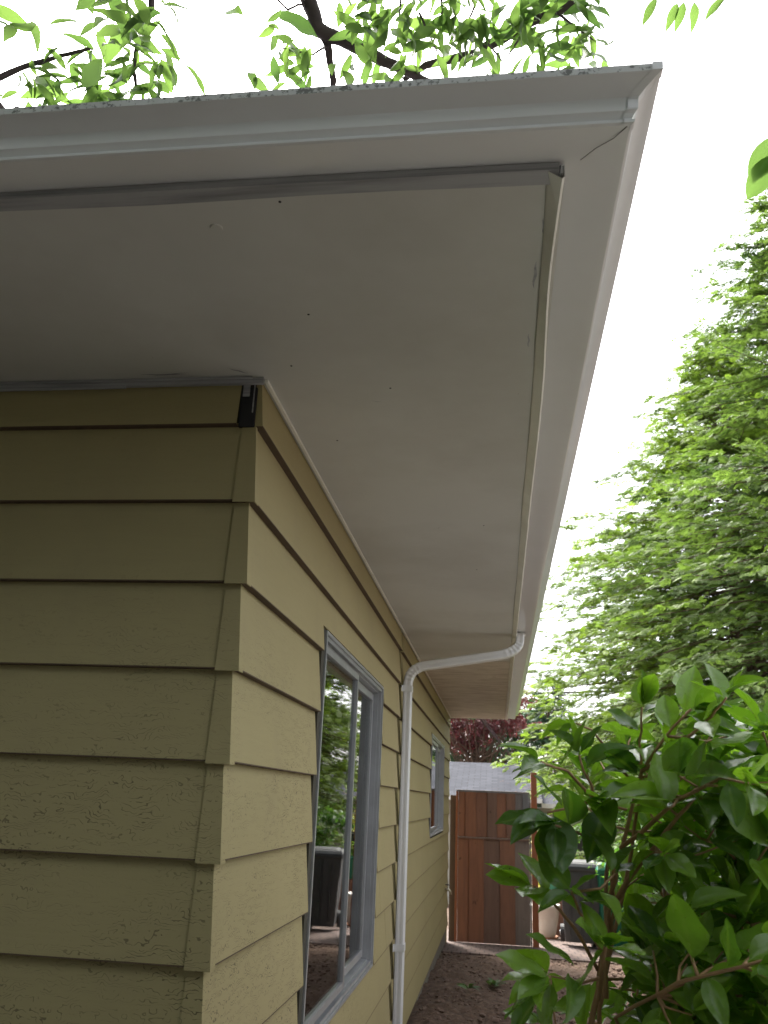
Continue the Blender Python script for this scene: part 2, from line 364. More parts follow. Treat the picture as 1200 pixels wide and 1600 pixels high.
for i in range(2600):
    x = random.uniform(.03, 2.5); y = random.uniform(3.2, 8.25); s = random.choice((.005, .007, .008, .011, .016, .022)); c = Vector((x, y, gz(x, y)+.03*noise.noise((x*2.6, y*2.6, 0))+s*.4+.006))
    cl.add([c+Vector((a*s*random.uniform(.6, 1.5), b*s*random.uniform(.6, 1.5), d*s*random.uniform(.4, .9))) for a, b, d in ico], icf)
clo = cl.build('soil_clods', M['clod']); clo['label'] = 'loose brown clods and pebbles on the bare soil beside the house'; clo['category'] = 'soil clods'; clo['kind'] = 'stuff'

# ------------------------------------------------------------------ house
house = empty('house', 'olive tan lap sided house with white eave, gutter and downspout', 'house')
EXP = .203; Z0 = 2.45; HL = 9.05
CB = [2.325]+[2.122-EXP*k for k in range(11)]          # course bottoms
WIN = [(1.0, 2.56, .70, 2.0), (6.05, 7.9, 1.15, 2.03)]  # y0,y1,z0,z1
GAP = .05
BUTT = .017
def out_at(z, zb): return BUTT-(z-zb)/EXP*(BUTT+.003)
def piece(mb, side, a0, a1, z0, z1, zb):
    """lap board between a0..a1 along the wall, z0..z1, its course bottom zb"""
    o0, o1 = out_at(z0, zb), out_at(z1, zb); inn = -.0085
    n = max(1, int((a1-a0)/.6))
    for k in range(n):
        b0 = a0+(a1-a0)*k/n; b1 = a0+(a1-a0)*(k+1)/n
        if side == 'x': pts = [(o0, b0, z0), (o0, b1, z0), (o1, b1, z1), (o1, b0, z1), (inn, b0, z0), (inn, b1, z0), (inn, b1, z1), (inn, b0, z1)]
        else: pts = [(b1, -o0, z0), (b0, -o0, z0), (b0, -o1, z1), (b1, -o1, z1), (b1, -inn, z0), (b0, -inn, z0), (b0, -inn, z1), (b1, -inn, z1)]
        fs = [(0, 1, 2, 3)]; mi = [0]
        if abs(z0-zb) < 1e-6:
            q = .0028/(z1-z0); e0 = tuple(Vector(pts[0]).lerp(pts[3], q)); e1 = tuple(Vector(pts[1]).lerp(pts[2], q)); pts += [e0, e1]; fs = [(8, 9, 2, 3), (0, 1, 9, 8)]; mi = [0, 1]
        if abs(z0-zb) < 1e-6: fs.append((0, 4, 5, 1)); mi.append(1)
        if k == 0: fs.append((0, 3, 7, 4)); mi.append(0)
        if k == n-1: fs.append((1, 5, 6, 2)); mi.append(0)
        if abs(z0-zb) > 1e-6: fs.append((0, 4, 5, 1)); mi.append(0)
        for f, m in zip(fs, mi): mb.add([pts[i] for i in f], [tuple(range(len(f)))], m)
side = MB(); front = MB()
joints = {}
for ci, zb in enumerate(CB):
    zt = Z0 if ci == 0 else CB[ci-1]+.012
    hid = zt
    cuts = sorted({zb, zt} | {z for w in WIN for z in (w[2]-.012, w[3]+.008) if zb < z < zt})
    for z0, z1 in zip(cuts, cuts[1:]):
        segs = [(0.0, HL)]
        holes = [(w[0]-GAP-.012*random.random(), w[1]+.008) for w in WIN if z0 < w[3]+.008-1e-6 and z1 > w[2]-.012+1e-6]
        holes.append((3.345-.02*(ci % 2), 3.40))
        if ci in (7, 8, 9): holes.append((2.75+.3*(ci-7), 2.753+.3*(ci-7)))
        if ci in (3, 6, 9): holes.append((5.3+.4*(ci % 4), 5.303+.4*(ci % 4)))
        for h0, h1 in holes:
            ns = []
            for a, b in segs:
                if h1 <= a or h0 >= b: ns.append((a, b))
                else:
                    if h0 > a: ns.append((a, h0))
                    if h1 < b: ns.append((h1, b))
            segs = ns
        for a, b in segs: piece(side, 'x', a, b, z0, z1, zb)
    piece(front, 'y', -5.0, -.046 if ci == 0 else -.004, zb, zt, zb)
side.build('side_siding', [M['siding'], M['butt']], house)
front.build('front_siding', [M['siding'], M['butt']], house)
# cap on each course of the corner
for ci, zb in enumerate(CB):
    if ci == 0: continue
    zt = CB[ci-1]-.001; c = MB(); e = .003
    def ring(z, w1, w2, grow):
        o = out_at(z, zb)+grow
        return [(-w1, -o, z), (o, -o, z), (o, w2, z), (o-e, w2, z), (o-e, -o+e, z), (-w1, -o+e, z)]
    lo = ring(zb-.005, .035, .013, .004); hi = ring(zt, .035, .011, .0036)
    lo = [(x+.0006*random.uniform(-1, 1), y, z) for x, y, z in lo]
    c.add(lo+hi, [(i, (i+1) % 6, 6+(i+1) % 6, 6+i) for i in range(6)]+[tuple(range(6))[::-1], tuple(range(6, 12))])
    c.build('corner_cap', M['siding'], house)
# sheathing behind the boards (with the window openings), torn paper at the top of the corner
sh = MB()
ysp = sorted([0.0095, HL]+[v for w in WIN for v in (w[0], w[1])])
for a, b in zip(ysp, ysp[1:]):
    w = [w for w in WIN if abs(w[0]-a) < 1e-6]
    if w: sh.box((-.1, a, .0), (-.009, b, w[0][2])); sh.box((-.1, a, w[0][3]), (-.009, b, Z0))
    else: sh.box((-.1, a, .0), (-.009, b, Z0))
for w in WIN: sh.box((-.0085, w[0]-GAP, w[2]), (.006, w[0]-.0015, w[3]))
sh.box((-5, .009, .0), (-.1, .1, Z0))
sh.build('sheathing', M['sheath'], house)
tp = MB(); tp.box((-.044, -.0075, 2.322), (-.004, .0085, 2.43)); tp.box((-.040, -.009, 2.405), (-.022, -.0076, 2.44), 1); tp.box((-.012, -.0095, 2.36), (-.009, -.0076, 2.44), 1)
tp.build('torn_paper', [M['paper'], M['trimdark']], house)
fo = MB(); fo.box((-5, .012, -.4), (-.008, .11, CB[-1]-.001)); fo.box((-.11, .11, -.4), (-.008, HL, CB[-1]-.001)); fo.build('foundation', M['found'], house)
# dark rear end
be = MB(); be.box((-5, HL, -.4), (.0, HL+.1, 2.455)); be.build('rear_wall', M['siding'], house)

# soffit panels, mitre over the corner
sp_y = [-.70, 2.28, 4.5, 6.45, HL+.02]
for i, (a, b) in enumerate(zip(sp_y, sp_y[1:])):
    s = MB(); dz = (0, .003, .001, .004)[i]
    s.box((-.0212, a+(.0015 if i else 0), Z0+dz), (.715, b-.0015, Z0+.012+dz)); s.build('soffit_panel', M['soffit'] if i < 2 else M['soffit_old'], house)
s = MB(); s.box((-5, -.70, Z0+.0015), (-.0215, .03, Z0+.0135)); s.build('soffit_panel', M['soffit'], house)
# perimeter trim strips; the side one wavers
t1 = MB(); n = 40
for k in range(n):
    x0 = -5+(5.705)*k/n; x1 = -5+(5.705)*(k+1)/n; w0 = .0025*math.sin(k*1.3); w1 = .0025*math.sin((k+1)*1.3)
    pts = [(x0, -.698+w0, Z0-.002), (x1, -.698+w1, Z0-.002), (x1, -.700+w1, Z0-.009), (x0, -.700+w0, Z0-.009), (x0, -.728, Z0-.004), (x1, -.728, Z0-.004), (x1, -.728, Z0+.01), (x0, -.728, Z0+.01)]
    t1.add(pts, [(0, 1, 2, 3), (3, 2, 5, 4), (4, 5, 6, 7)])
t1.build('front_eave_trim', M['trimdark'], house)
t2 = MB(); n = 120; prev = None; rows = []
for k in range(n+1):
    y = -.726+(HL+.70)*k/n; f = math.exp(-max(0, y+.72)*5); w = .0025*noise.noise((y*1.7, 0, 0))+.0015*noise.noise((y*9, 1, 0))
    xi = .690+w-.006*f; xo = .717+w*.5-.010*math.exp(-((y+.45)/.3)**2)
    rows.append([(xi, y, Z0-.001), (xi+.002, y, Z0-.004-abs(w)*2), (xo-.004, y, Z0-.021), (xo, y, Z0-.018), (xo, y, Z0+.01)])
for a, b in zip(rows, rows[1:]):
    for j in range(4): t2.add([a[j], a[j+1], b[j+1], b[j]], [(0, 1, 2, 3)])
t2.build('side_eave_trim', M['trimlight'], house)
fr = MB()
fr.box((-5, -.026, Z0-.016), (.016, -.0135, Z0-.001)); fr.box((-5, -.034, Z0-.007), (-.012, -.0265, Z0-.001)); fr.box((-1.2, -.020, Z0-.022), (-.35, -.0265, Z0-.016))
fr.build('front_frieze_trim', M['trimdark'], house)
fr = MB(); fr.box((.0155, -.012, Z0-.009), (.024, HL, Z0-.001)); fr.build('side_frieze_trim', M['trimlight'], house)
# small marks on the soffit
def mark(name, x, y, r, dz, m):
    k = MB(); k.tube([(x, y, Z0-.0002), (x, y, Z0-dz)], [r, r*.9], 12); k.build(name, m, house, smooth=False)
def smear(x, y, L, a, w):
    k = MB(); n = 8; d = Vector((math.cos(a), math.sin(a), 0)); q = Vector((-d.y, d.x, 0)); L0 = []; R0 = []
    for i in range(n+1):
        p = Vector((x, y, Z0-.0008))+d*L*i/n+q*.0012*math.sin(i*1.3+x*9); ww = w*math.sin(math.pi*(i+.3)/(n+.6)); L0.append(p+q*ww); R0.append(p-q*ww)
    for i in range(n): k.add([L0[i], L0[i+1], R0[i+1], R0[i]], [(0, 1, 2, 3)])
    k.build('scuff_mark', M['trimdark'], house)
for a in ((.685, -.60, .05, 1.5, .0025), (.678, -.47, .09, 1.6, .003), (.672, -.2, .06, 1.55, .002), (-.30, -.055, .12, .05, .003), (-.17, -.06, .10, 3.0, .002), (-.06, -.075, .05, .6, .003), (.27, .12, .03, .3, .001)): smear(*a)
mark('round_plug', .082, -.617, .012, .0022, M['soffit'])
for x, y in ((.132, .379), (.192, -.309), (.219, -.679), (.508, 1.851), (.10, -.08), (.33, .05), (-.4, -.62), (.55, 1.2)): mark('nail_head', x, y, .0028, .0012, M['paper'])

# K-style gutter: profile (u outward, z) swept along both eaves with a mitre
prof = [(.714, 2.4655), (.733, 2.462), (.795, 2.455), (.807, 2.4550), (.8115, 2.4570), (.8122, 2.4605), (.8090, 2.4625), (.8085, 2.4650), (.8125, 2.4715), (.8165, 2.4750), (.8172, 2.4780), (.8180, 2.4930), (.8195, 2.4970), (.828, 2.5040), (.840, 2.5110), (.8490, 2.5145), (.8512, 2.5160), (.8515, 2.5285), (.8495, 2.530), (.838, 2.530), (.838, 2.527)]
gm = MB(); k0 = len(prof)
def grun(axis, stops):
    rows = []
    for s in stops:
        wob = .0012*noise.noise((s*.9, 3, axis))+(.0006*noise.noise((s*5, 3, axis)))
        rows.append([])
        for j, (u, z) in enumerate(prof):
            uu = u+wob*(1 if j > 6 else 0)
            a = max(-99, s)
            if axis == 0: rows[-1].append((min(s, 99) if s != 'm' else uu, -uu, z))
            else: rows[-1].append((uu, s, z))
    return rows
stops = list(np.linspace(-5, .60, 18)); rows = grun(0, stops); rows.append([(u, -u, z) for u, z in prof])
stops2 = list(np.linspace(-.60, HL+.03, 40)); rows += grun(1, stops2)
for a, b in zip(rows, rows[1:]):
    for j in range(k0-1):
        gm.add([a[j], b[j], b[j+1], a[j+1]], [(0, 1, 2, 3)], 1 if (16 <= j <= 19) else 0)
go = gm.build('gutter', [M['gutter'], M['lip']], house)
bm = bmesh.new(); bm.from_mesh(go.data); bmesh.ops.remove_doubles(bm, verts=bm.verts, dist=1e-5); bmesh.ops.recalc_face_normals(bm, faces=bm.faces); bm.to_mesh(go.data); bm.free()
for pl in go.data.polygons: pl.use_smooth = True
try: go.data.set_sharp_from_angle(angle=R(22))
except Exception: pass
# mitre strap over the outside corner, end cap, spilt sealant line
mc = MB(); off = .0016; pr2 = [(u+off, z-(off if z < 2.46 else -off if z > 2.528 else 0)) for u, z in prof[3:19]]
L_ = .016
ra = [(u-L_, -u, z) for u, z in pr2]; rb = [(u, -u, z) for u, z in pr2]; rc = [(u, -u+L_, z) for u, z in pr2]
for a, b in ((ra, rb), (rb, rc)):
    for j in range(len(pr2)-1): mc.add([a[j], b[j], b[j+1], a[j+1]], [(0, 1, 2, 3)])
mc.build('gutter_corner', M['gutter'], go)
sl = MB(); sl.tube([(.738, -.738, 2.4535), (.76, -.763, 2.4535), (.785, -.782, 2.4535), (.803, -.805, 2.4545)], .0006, 5); sl.build('mitre_joint', M['paper'], go)
ec = MB(); ec.add([(u, HL+.031, z) for u, z in prof[:19]]+[(.728, HL+.031, 2.53)], [tuple(range(20))]); ec.build('end_cap', M['gutter'], go)
bl = MB(); 
# gutter back / fascia and roof
fa = MB(); fa.box((-5, -.7275, Z0+.0175), (.7245, -.715, 2.53)); fa.box((.7155, -.7145, Z0+.0175), (.7245, HL+.02, 2.53)); fa.box((-1.0, HL+.021, Z0+.0), (.7245, HL+.04, 2.535)); fa.build('fascia', M['trimlight'], house)
rf = MB(); ro = .735; sl_ = .28; rz = 2.54; hx = -5; ridge = 4.3
rf.add([(ro, -ro, rz), (ro, HL+.02, rz), (-ridge, HL+.02, rz+sl_*(ro+ridge)), (-ridge, ridge, rz+sl_*(ro+ridge)), (hx-4, -ro, rz), (hx-4, ridge, rz+sl_*(ro+ridge)),
        (ro, -ro, rz-.008), (ro, HL+.02, rz-.008), (hx-4, -ro, rz-.008)],
       [(0, 1, 2, 3), (0, 3, 5, 4), (6, 7, 1, 0), (6, 0, 4, 8)])
rf.build('roof', M['shingle'], house)

# downspout: rectangular sweep with corrugated elbows
def rsweep(path, hw, hd, corr, corner=.25):
    """path: list of (point, updir(width axis), corrugate?)"""
    mb = MB(); rows = []; m = len(path)
    for i, p in enumerate(path):
        p = Vector(p); d = (Vector(path[min(i+1, m-1)])-Vector(path[max(i-1, 0)])).normalized()
        side_ = Vector((0, 1, 0)); side_ = (side_-d*side_.dot(d)).normalized(); o = d.cross(side_).normalized()
        k = 1+(corr[i]); sec = []
        for a, b in ((-1, -.78), (-1, -.3), (-.97, -.2), (-.97, .2), (-1, .3), (-1, .78), (-.82, 1), (-.35, 1), (-.25, .96), (.25, .96), (.35, 1), (.82, 1), (1, .78), (1, .3), (.97, .2), (.97, -.2), (1, -.3), (1, -.78), (.82, -1), (-.82, -1)):
            sec.append(p+side_*a*hw*k+o*b*hd*k)
        rows.append(sec)
    n = len(rows[0])
    mb.add([q for r in rows for q in r], [(i*n+j, i*n+(j+1) % n, (i+1)*n+(j+1) % n, (i+1)*n+j) for i in range(m-1) for j in range(n)])
    return mb
def bez(p0, p1, p2, n): return [tuple(Vector(p0)*(1-t)**2+Vector(p1)*2*t*(1-t)+Vector(p2)*t*t) for t in [i/n for i in range(n+1)]]
DY = 3.42
A0 = (.738, DY, 2.458); A1 = (.738, DY, 2.345); A2 = (.60, DY, 2.318); B2 = (.15, DY, 2.245); B1 = (.048, DY, 2.228); B0 = (.048, DY, 2.12)
e1 = [A0, (.738, DY, 2.435)]+bez((.738, DY, 2.42), A1, A2, 14)[0:]
c1 = [0, 0]+[(.05 if i % 2 else -.02) if 1 < i < 13 else .0 for i in range(15)]
e2 = bez(B2, B1, B0, 14); c2 = [(.05 if i % 2 else -.02) if 1 < i < 13 else .0 for i in range(15)]
path = e1+e2+[(.048, DY, 1.6), (.048, DY, .9), (.048, DY, .07)]
corr = c1+c2+[0, 0, 0]
dso = rsweep(path, .037, .026, corr).build('downspout', M['pipe'], house)
for z in (2.10, .66):
    st = MB(); st.box((.018, DY-.0405, z-.019), (.0765, DY-.0385, z+.019)); st.box((.0745, DY-.0384, z-.019), (.0765, DY+.0384, z+.019)); st.box((.018, DY+.0385, z-.019), (.0765, DY+.0405, z+.019)); st.box((.016, DY-.062, z-.019), (.018, DY-.0386, z+.019))
    st.build('strap', M['pipe'], dso)
ou = MB(); ou.box((.69, DY-.045, 2.4505), (.775, DY+.045, 2.4535)); ou.build('outlet', M['pipe'], dso)

# windows
def window(y0, y1, z0, z1):
    X = .013
    w = MB(); D = -.075
    def frame_ring(mb, ya, yb, za, zb, t, xa, xb):
        mb.box((xa, ya, za), (xb, ya+t, zb)); mb.box((xa, yb-t, za), (xb, yb, zb))
        mb.box((xa, ya+t, za), (xb, yb-t, za+t)); mb.box((xa, ya+t, zb-t), (xb, yb-t, zb))
    frame_ring(w, y0, y1, z0, z1, .012, D, X)               # outer edge
    frame_ring(w, y0+.0125, y1-.0125, z0+.0125, z1-.0125, .014, D, X-.008)
    frame_ring(w, y0+.027, y1-.027, z0+.027, z1-.027, .006, D, X-.024)
    frame_ring(w, y0+.0335, y1-.0335, z0+.0335, z1-.0335, .010, D, X-.055)
    f = w.build('window_frame', M['alu'], house, bevel=.0012)
    ym = (y0+y1)/2-.02
    s1 = MB(); frame_ring(s1, y0+.044, ym+.04, z0+.044, z1-.044, .024, -.022, .002); s1.build('fixed_sash', M['alu'], f, bevel=.001)
    s2 = MB(); frame_ring(s2, ym, y1-.044, z0+.044, z1-.044, .030, -.058, -.034); s2.build('sliding_sash', M['alu'], f, bevel=.001)
    g1 = MB(); g1.box((-.014, y0+.068, z0+.068), (-.010, ym+.016, z1-.068)); g1.build('pane', M['glass'], f)
    g2 = MB(); g2.box((-.048, ym+.03, z0+.074), (-.044, y1-.074, z1-.074)); g2.build('pane', M['glass'], f)
    c = MB()
    nseg = 60
    for k in range(nseg):
        a = y0+(y1-y0)*(.66+.40*k/nseg); b = y0+(y1-y0)*(.66+.40*(k+1)/nseg); xa = -.17+.012*math.sin(k*1.4); xb = -.17+.012*math.sin((k+1)*1.4)
        c.add([(xa, a, z0-.05), (xb, b, z0-.05), (xb, b, z1+.05), (xa, a, z1+.05)], [(0, 1, 2, 3)])
    c.build('curtain', M['curtain'], f, smooth=True)
    return f
window(*WIN[0]); window(*WIN[1])
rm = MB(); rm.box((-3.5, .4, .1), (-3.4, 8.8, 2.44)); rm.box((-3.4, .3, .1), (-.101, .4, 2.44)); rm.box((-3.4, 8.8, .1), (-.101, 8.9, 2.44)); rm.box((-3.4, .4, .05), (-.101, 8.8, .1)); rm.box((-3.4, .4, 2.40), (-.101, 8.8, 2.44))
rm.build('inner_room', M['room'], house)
# garden tap
fc = MB(); fc.tube([(.0, 8.35, .535), (.035, 8.35, .535), (.06, 8.35, .53), (.075, 8.35, .51), (.08, 8.35, .48)], [.014, .014, .016, .013, .012], 10)
fc.tube([(.045, 8.35, .54), (.045, 8.35, .575)], .006, 8); fo_ = fc.build('faucet', M['brass'], house, smooth=True)
fh = MB(); fh.tube([(.045, 8.35, .575), (.045, 8.35, .585)], [.024, .024], 10); fh.build('handle', M['rubber'], fo_)

# ------------------------------------------------------------------ gate
gate = empty('wooden_gate', 'brown cedar board gate with mid rail closing the side path', 'gate')
GY = 9.22; GZ = gz(0, GY)+.019
xb = [.115, .20, .335, .47, .585, .70, .81, .895, .975]
for row, (za, zb) in enumerate(((GZ, 1.035), (1.055, 1.575))):
    g = MB(); edges = xb if row else [.115, .25, .43, .62, .80, .975]
    for i, (a, b) in enumerate(zip(edges, edges[1:])):
        g.tint = min(1, max(0, ((a+b)/2-.42)/.6 + random.uniform(-.34, .34))); j = .014*(len(g.v)//8 % 2)
        g.box((a+.0012, GY-j, za+random.uniform(0, .008)), (b-.0012, GY+.018-j, zb))
    g.tint = .5; g.box((.12, GY+.0195, za), (.97, GY+.026, zb-.004))
    g.build('board_panel', M['cedarwood'], gate)
def wbar(name, a, b, m, tint=0, parent=gate):
    g = MB(); g.tint = tint; g.box(a, b); return g.build(name, m, parent, bevel=.003)
wbar('mid_rail', (.115, GY-.028, 1.036), (.975, GY+.02, 1.054), M['cedarwood'], .5)
wbar('top_rail', (.09, GY-.02, 1.576), (.98, GY+.03, 1.598), M['cedarwood'], .85)
wbar('frame_stile', (.085, GY-.006, GZ), (.1135, GY+.03, 1.575), M['postwood'])
wbar('frame_stile', (.9765, GY-.004, GZ), (.992, GY+.03, 1.575), M['cedarwood'], 1)
post = wbar('gate_post', (1.0, GY-.03, gz(0, GY)-.3), (1.07, GY+.06, 1.83), M['postwood'], 0, None)
tag(post, 'tall orange brown square post at the right edge of the board gate', 'post')
dp = wbar('fence_post', (.012, GY+.08, gz(0, GY)-.3), (.083, GY+.17, 1.53), M['darkwood'], 0, None)
tag(dp, 'dark stained narrow post between the house wall and the gate', 'post')

# ------------------------------------------------------------------ side fence
fx = 3.25
sec_y = [-4, -1.6, .8, 3.2, 5.6, 8.0, 10.4, 12.8]
fence = empty('board_fence', 'weathered vertical board fence along the right side of the yard', 'fence')
for a, b in zip(sec_y, sec_y[1:]):
    g = MB(); n = 17
    for i in range(n):
        y0 = a+.05+(b-a-.1)*i/n; y1 = a+.05+(b-a-.1)*(i+1)/n; g.tint = random.random(); j = random.uniform(0, .006)
        g.box((fx+j, y0+.003, gz(0, y0)+.03), (fx+.018+j, y1-.003, gz(0, a)+1.62+random.uniform(-.006, .006)))
    g.build('board_panel', M['fencewood'], fence)
for y in sec_y: wbar('post', (fx-.02, y-.045, gz(0, y)-.3), (fx+.07, y+.045, gz(0, y)+1.72), M['fencewood'], .5, fence)

# ------------------------------------------------------------------ bins and pots
def bin_(name, label, loc, rot, mbody, yellow):
    r = empty(name, label, 'wheelie bin'); r.location = loc; r.rotation_euler = (0, 0, rot)
    def taper(z0, z1, w0, d0, w1, d1): return [(-w0, -d0, z0), (w0, -d0, z0), (w0, d0, z0), (-w0, d0, z0), (-w1, -d1, z1), (w1, -d1, z1), (w1, d1, z1), (-w1, d1, z1)]
    F6 = [(0, 3, 2, 1), (4, 5, 6, 7), (0, 1, 5, 4), (1, 2, 6, 5), (2, 3, 7, 6), (3, 0, 4, 7)]
    b = MB(); b.add(taper(.05, .86, .19, .20, .25, .27), F6); b.add(taper(.84, .885, .265, .285, .27, .29), F6)
    for x in (-.12, 0, .12): b.add([(x-.012, -.212, .12), (x+.012, -.212, .12), (x+.012, -.20, .12), (x-.012, -.20, .12), (x-.012, -.273, .78), (x+.012, -.273, .78), (x+.012, -.255, .78), (x-.012, -.255, .78)], F6)
    b.build('body', mbody, r, bevel=.012)
    l = MB(); l.add(taper(.886, .93, .275, .30, .25, .27), F6); l.add(taper(.93, .95, .20, .22, .17, .19), F6); lo_ = l.build('lid', mbody, r, bevel=.01)
    h = MB(); h.tube([(-.2, .30, .90), (-.2, .35, .93), (.2, .35, .93), (.2, .30, .90)], .014, 8); h.build('handle', M['rubber'], r)
    for s in (-1, 1):
        w = MB(); w.tube([(s*.20, .20, .10), (s*.255, .20, .10)], [.10, .10], 20); wo_ = w.build('wheel', M['rubber'], r)
        hb = MB(); hb.tube([(s*.2555, .20, .10), (s*.262, .20, .10)], [.035, .03], 12); hb.build('hub', M['alu'], wo_)
    if yellow:
        y = MB(); y.add(taper(.8895, .9285, .16, .3025, .16, .275), F6); y.build('label', M['yellow_label'], lo_)
bin_('wheelie_bin', 'green wheelie bin with a yellow lid label behind the camellia', (2.0, 9.6, gz(0, 9.75)+.02), R(8), M['green_plastic'], True)
bin_('wheelie_bin', 'dark grey wheelie bin between the green bin and the white pot', (1.60, 9.7, gz(0, 9.5)+.02), R(-5), M['grey_plastic'], False)
def lathe(mb, prof_, c, n=24, m=None):
    vs = [(c[0]+r_*math.cos(k*math.tau/n), c[1]+r_*math.sin(k*math.tau/n), c[2]+z) for r_, z in prof_ for k in range(n)]
    mb.add(vs, [(i*n+k, i*n+(k+1) % n, (i+1)*n+(k+1) % n, (i+1)*n+k) for i in range(len(prof_)-1) for k in range(n)], m)
pt = MB(); z = gz(0, 10.8)+.02; lathe(pt, [(.0, .0), (.12, .0), (.135, .03), (.17, .2), (.19, .36), (.205, .37), (.205, .41), (.185, .41), (.18, .33), (0, .32)], (1.22, 10.8, z)); pt.m = 1; lathe(pt, [(0, -.015), (.16, -.015), (.18, .025), (.17, .025), (.15, .0)], (1.22, 10.8, z), m=1)
tag(pt.build('plant_pot', [M['pot'], M['terra']], smooth=True), 'round white glazed pot on a terracotta saucer beyond the gate post', 'plant pot')
# white wire trellis
tr = MB()
for i in range(7): tr.tube([(1.05+.11*i, 12.2, gz(0, 12.2)), (1.05+.11*i, 12.2, 1.15+.05*math.sin(i))], .006, 5)
for i in range(9): tr.tube([(1.03, 12.2, -.2+.16*i), (1.73, 12.2, -.2+.16*i)], .005, 5)
tag(tr.build('garden_trellis', M['white_wire']), 'white wire trellis standing behind the pots and bins', 'trellis')
gb = MB(); lathe(gb, [(0, 0), (.13, 0), (.15, .25), (.165, .26), (.165, .29), (.14, .29), (.135, .22), (0, .2)], (1.42, 11.5, .33)); gb.box((1.2, 11.3, gz(0, 11.5)), (1.65, 11.7, .325), 1)
tag(gb.build('planter', [M['green_plastic'], M['fencewood']], smooth=False), 'bright green bucket on a wooden crate before the trellis', 'planter')

# ------------------------------------------------------------------ neighbour house
nb = empty('neighbour_house', 'low house with grey shingle roof beyond the gate', 'house')
r = MB(); r.add([(-7, 19.4, 1.60), (1.62, 19.4, 1.60), (1.62, 22.6, 2.50), (-7, 22.6, 2.50), (-7, 25.8, 1.6), (1.62, 25.8, 1.6)], [(0, 1, 2, 3), (3, 2, 5, 4)]); r.build('roof', M['shingle'], nb)
r = MB(); r.add([(1.64, 19.9, 1.50), (7.5, 19.9, 1.50), (7.5, 22.6, 2.20), (1.64, 22.6, 2.20)], [(0, 1, 2, 3)]); r.build('side_roof', M['shingle'], nb)
r = MB(); r.box((-7, 19.3, 1.50), (1.62, 19.39, 1.60)); r.box((1.63, 19.8, 1.40), (7.5, 19.89, 1.50)); r.build('fascia', M['fascia_white'], nb)
r = MB(); r.box((-6.6, 19.9, -1), (1.5, 25, 1.50)); r.box((1.5, 20.3, -1), (7.3, 25, 1.40)); r.build('wall', M['wall_pale'], nb)
for x in (2.2, 4.0):
    r = MB(); r.box((x, 20.26, .1), (x+1.0, 20.299, 1.1)); wf = r.build('window', M['fascia_white'], nb); r = MB(); r.box((x+.06, 20.25, .16), (x+.94, 20.259, 1.04)); r.build('pane', M['rubber'], wf)

# ------------------------------------------------------------------ conifers
def spray_t(n=13, spread=.46, w=.062, seed=0):
    rr = random.Random(seed); vs = []; fs = []
    def q(a, b, w0, w1):
        a = Vector(a); b = Vector(b); d = (b-a).normalized(); s = Vector((-d.y, d.x, rr.uniform(-.25, .25)))
        m_ = a.lerp(b, .45); k = len(vs)
        vs.extend([tuple(a), tuple(m_+s*w0), tuple(b), tuple(m_-s*w0)]); fs.append((k, k+1, k+2, k+3))
    dr = lambda t: -.22*t*t
    q((0, 0, 0), (0, .55, dr(.55)), .022, .01); q((0, .5, dr(.5)), (0, 1.0, dr(1)), .04, .0)
    for i in range(n):
        t = .12+.82*i/n; s = 1 if i % 2 else -1; L = spread*(1-.62*t)*rr.uniform(.75, 1.2)
        ang = R(rr.uniform(38, 58)); e = (s*L*math.sin(ang), t+L*math.cos(ang), dr(t)-.18*L-.05*rr.random())
        q((0, t, dr(t)), e, w*rr.uniform(.7, 1.2), 0)
        mid = Vector((0, t, dr(t))).lerp(Vector(e), .5)
        q(tuple(mid), (mid.x+s*L*.12, mid.y+L*.55, mid.z-.05), w*.6, 0)
        if i % 3 == 0: q(tuple(mid), (mid.x+s*L*.55, mid.y+L*.05, mid.z-.08), w*.55, 0)
    return np.array(vs, float), np.array(fs, int), np.ones(len(vs))
SPR = [spray_t(seed=i) for i in range(4)]
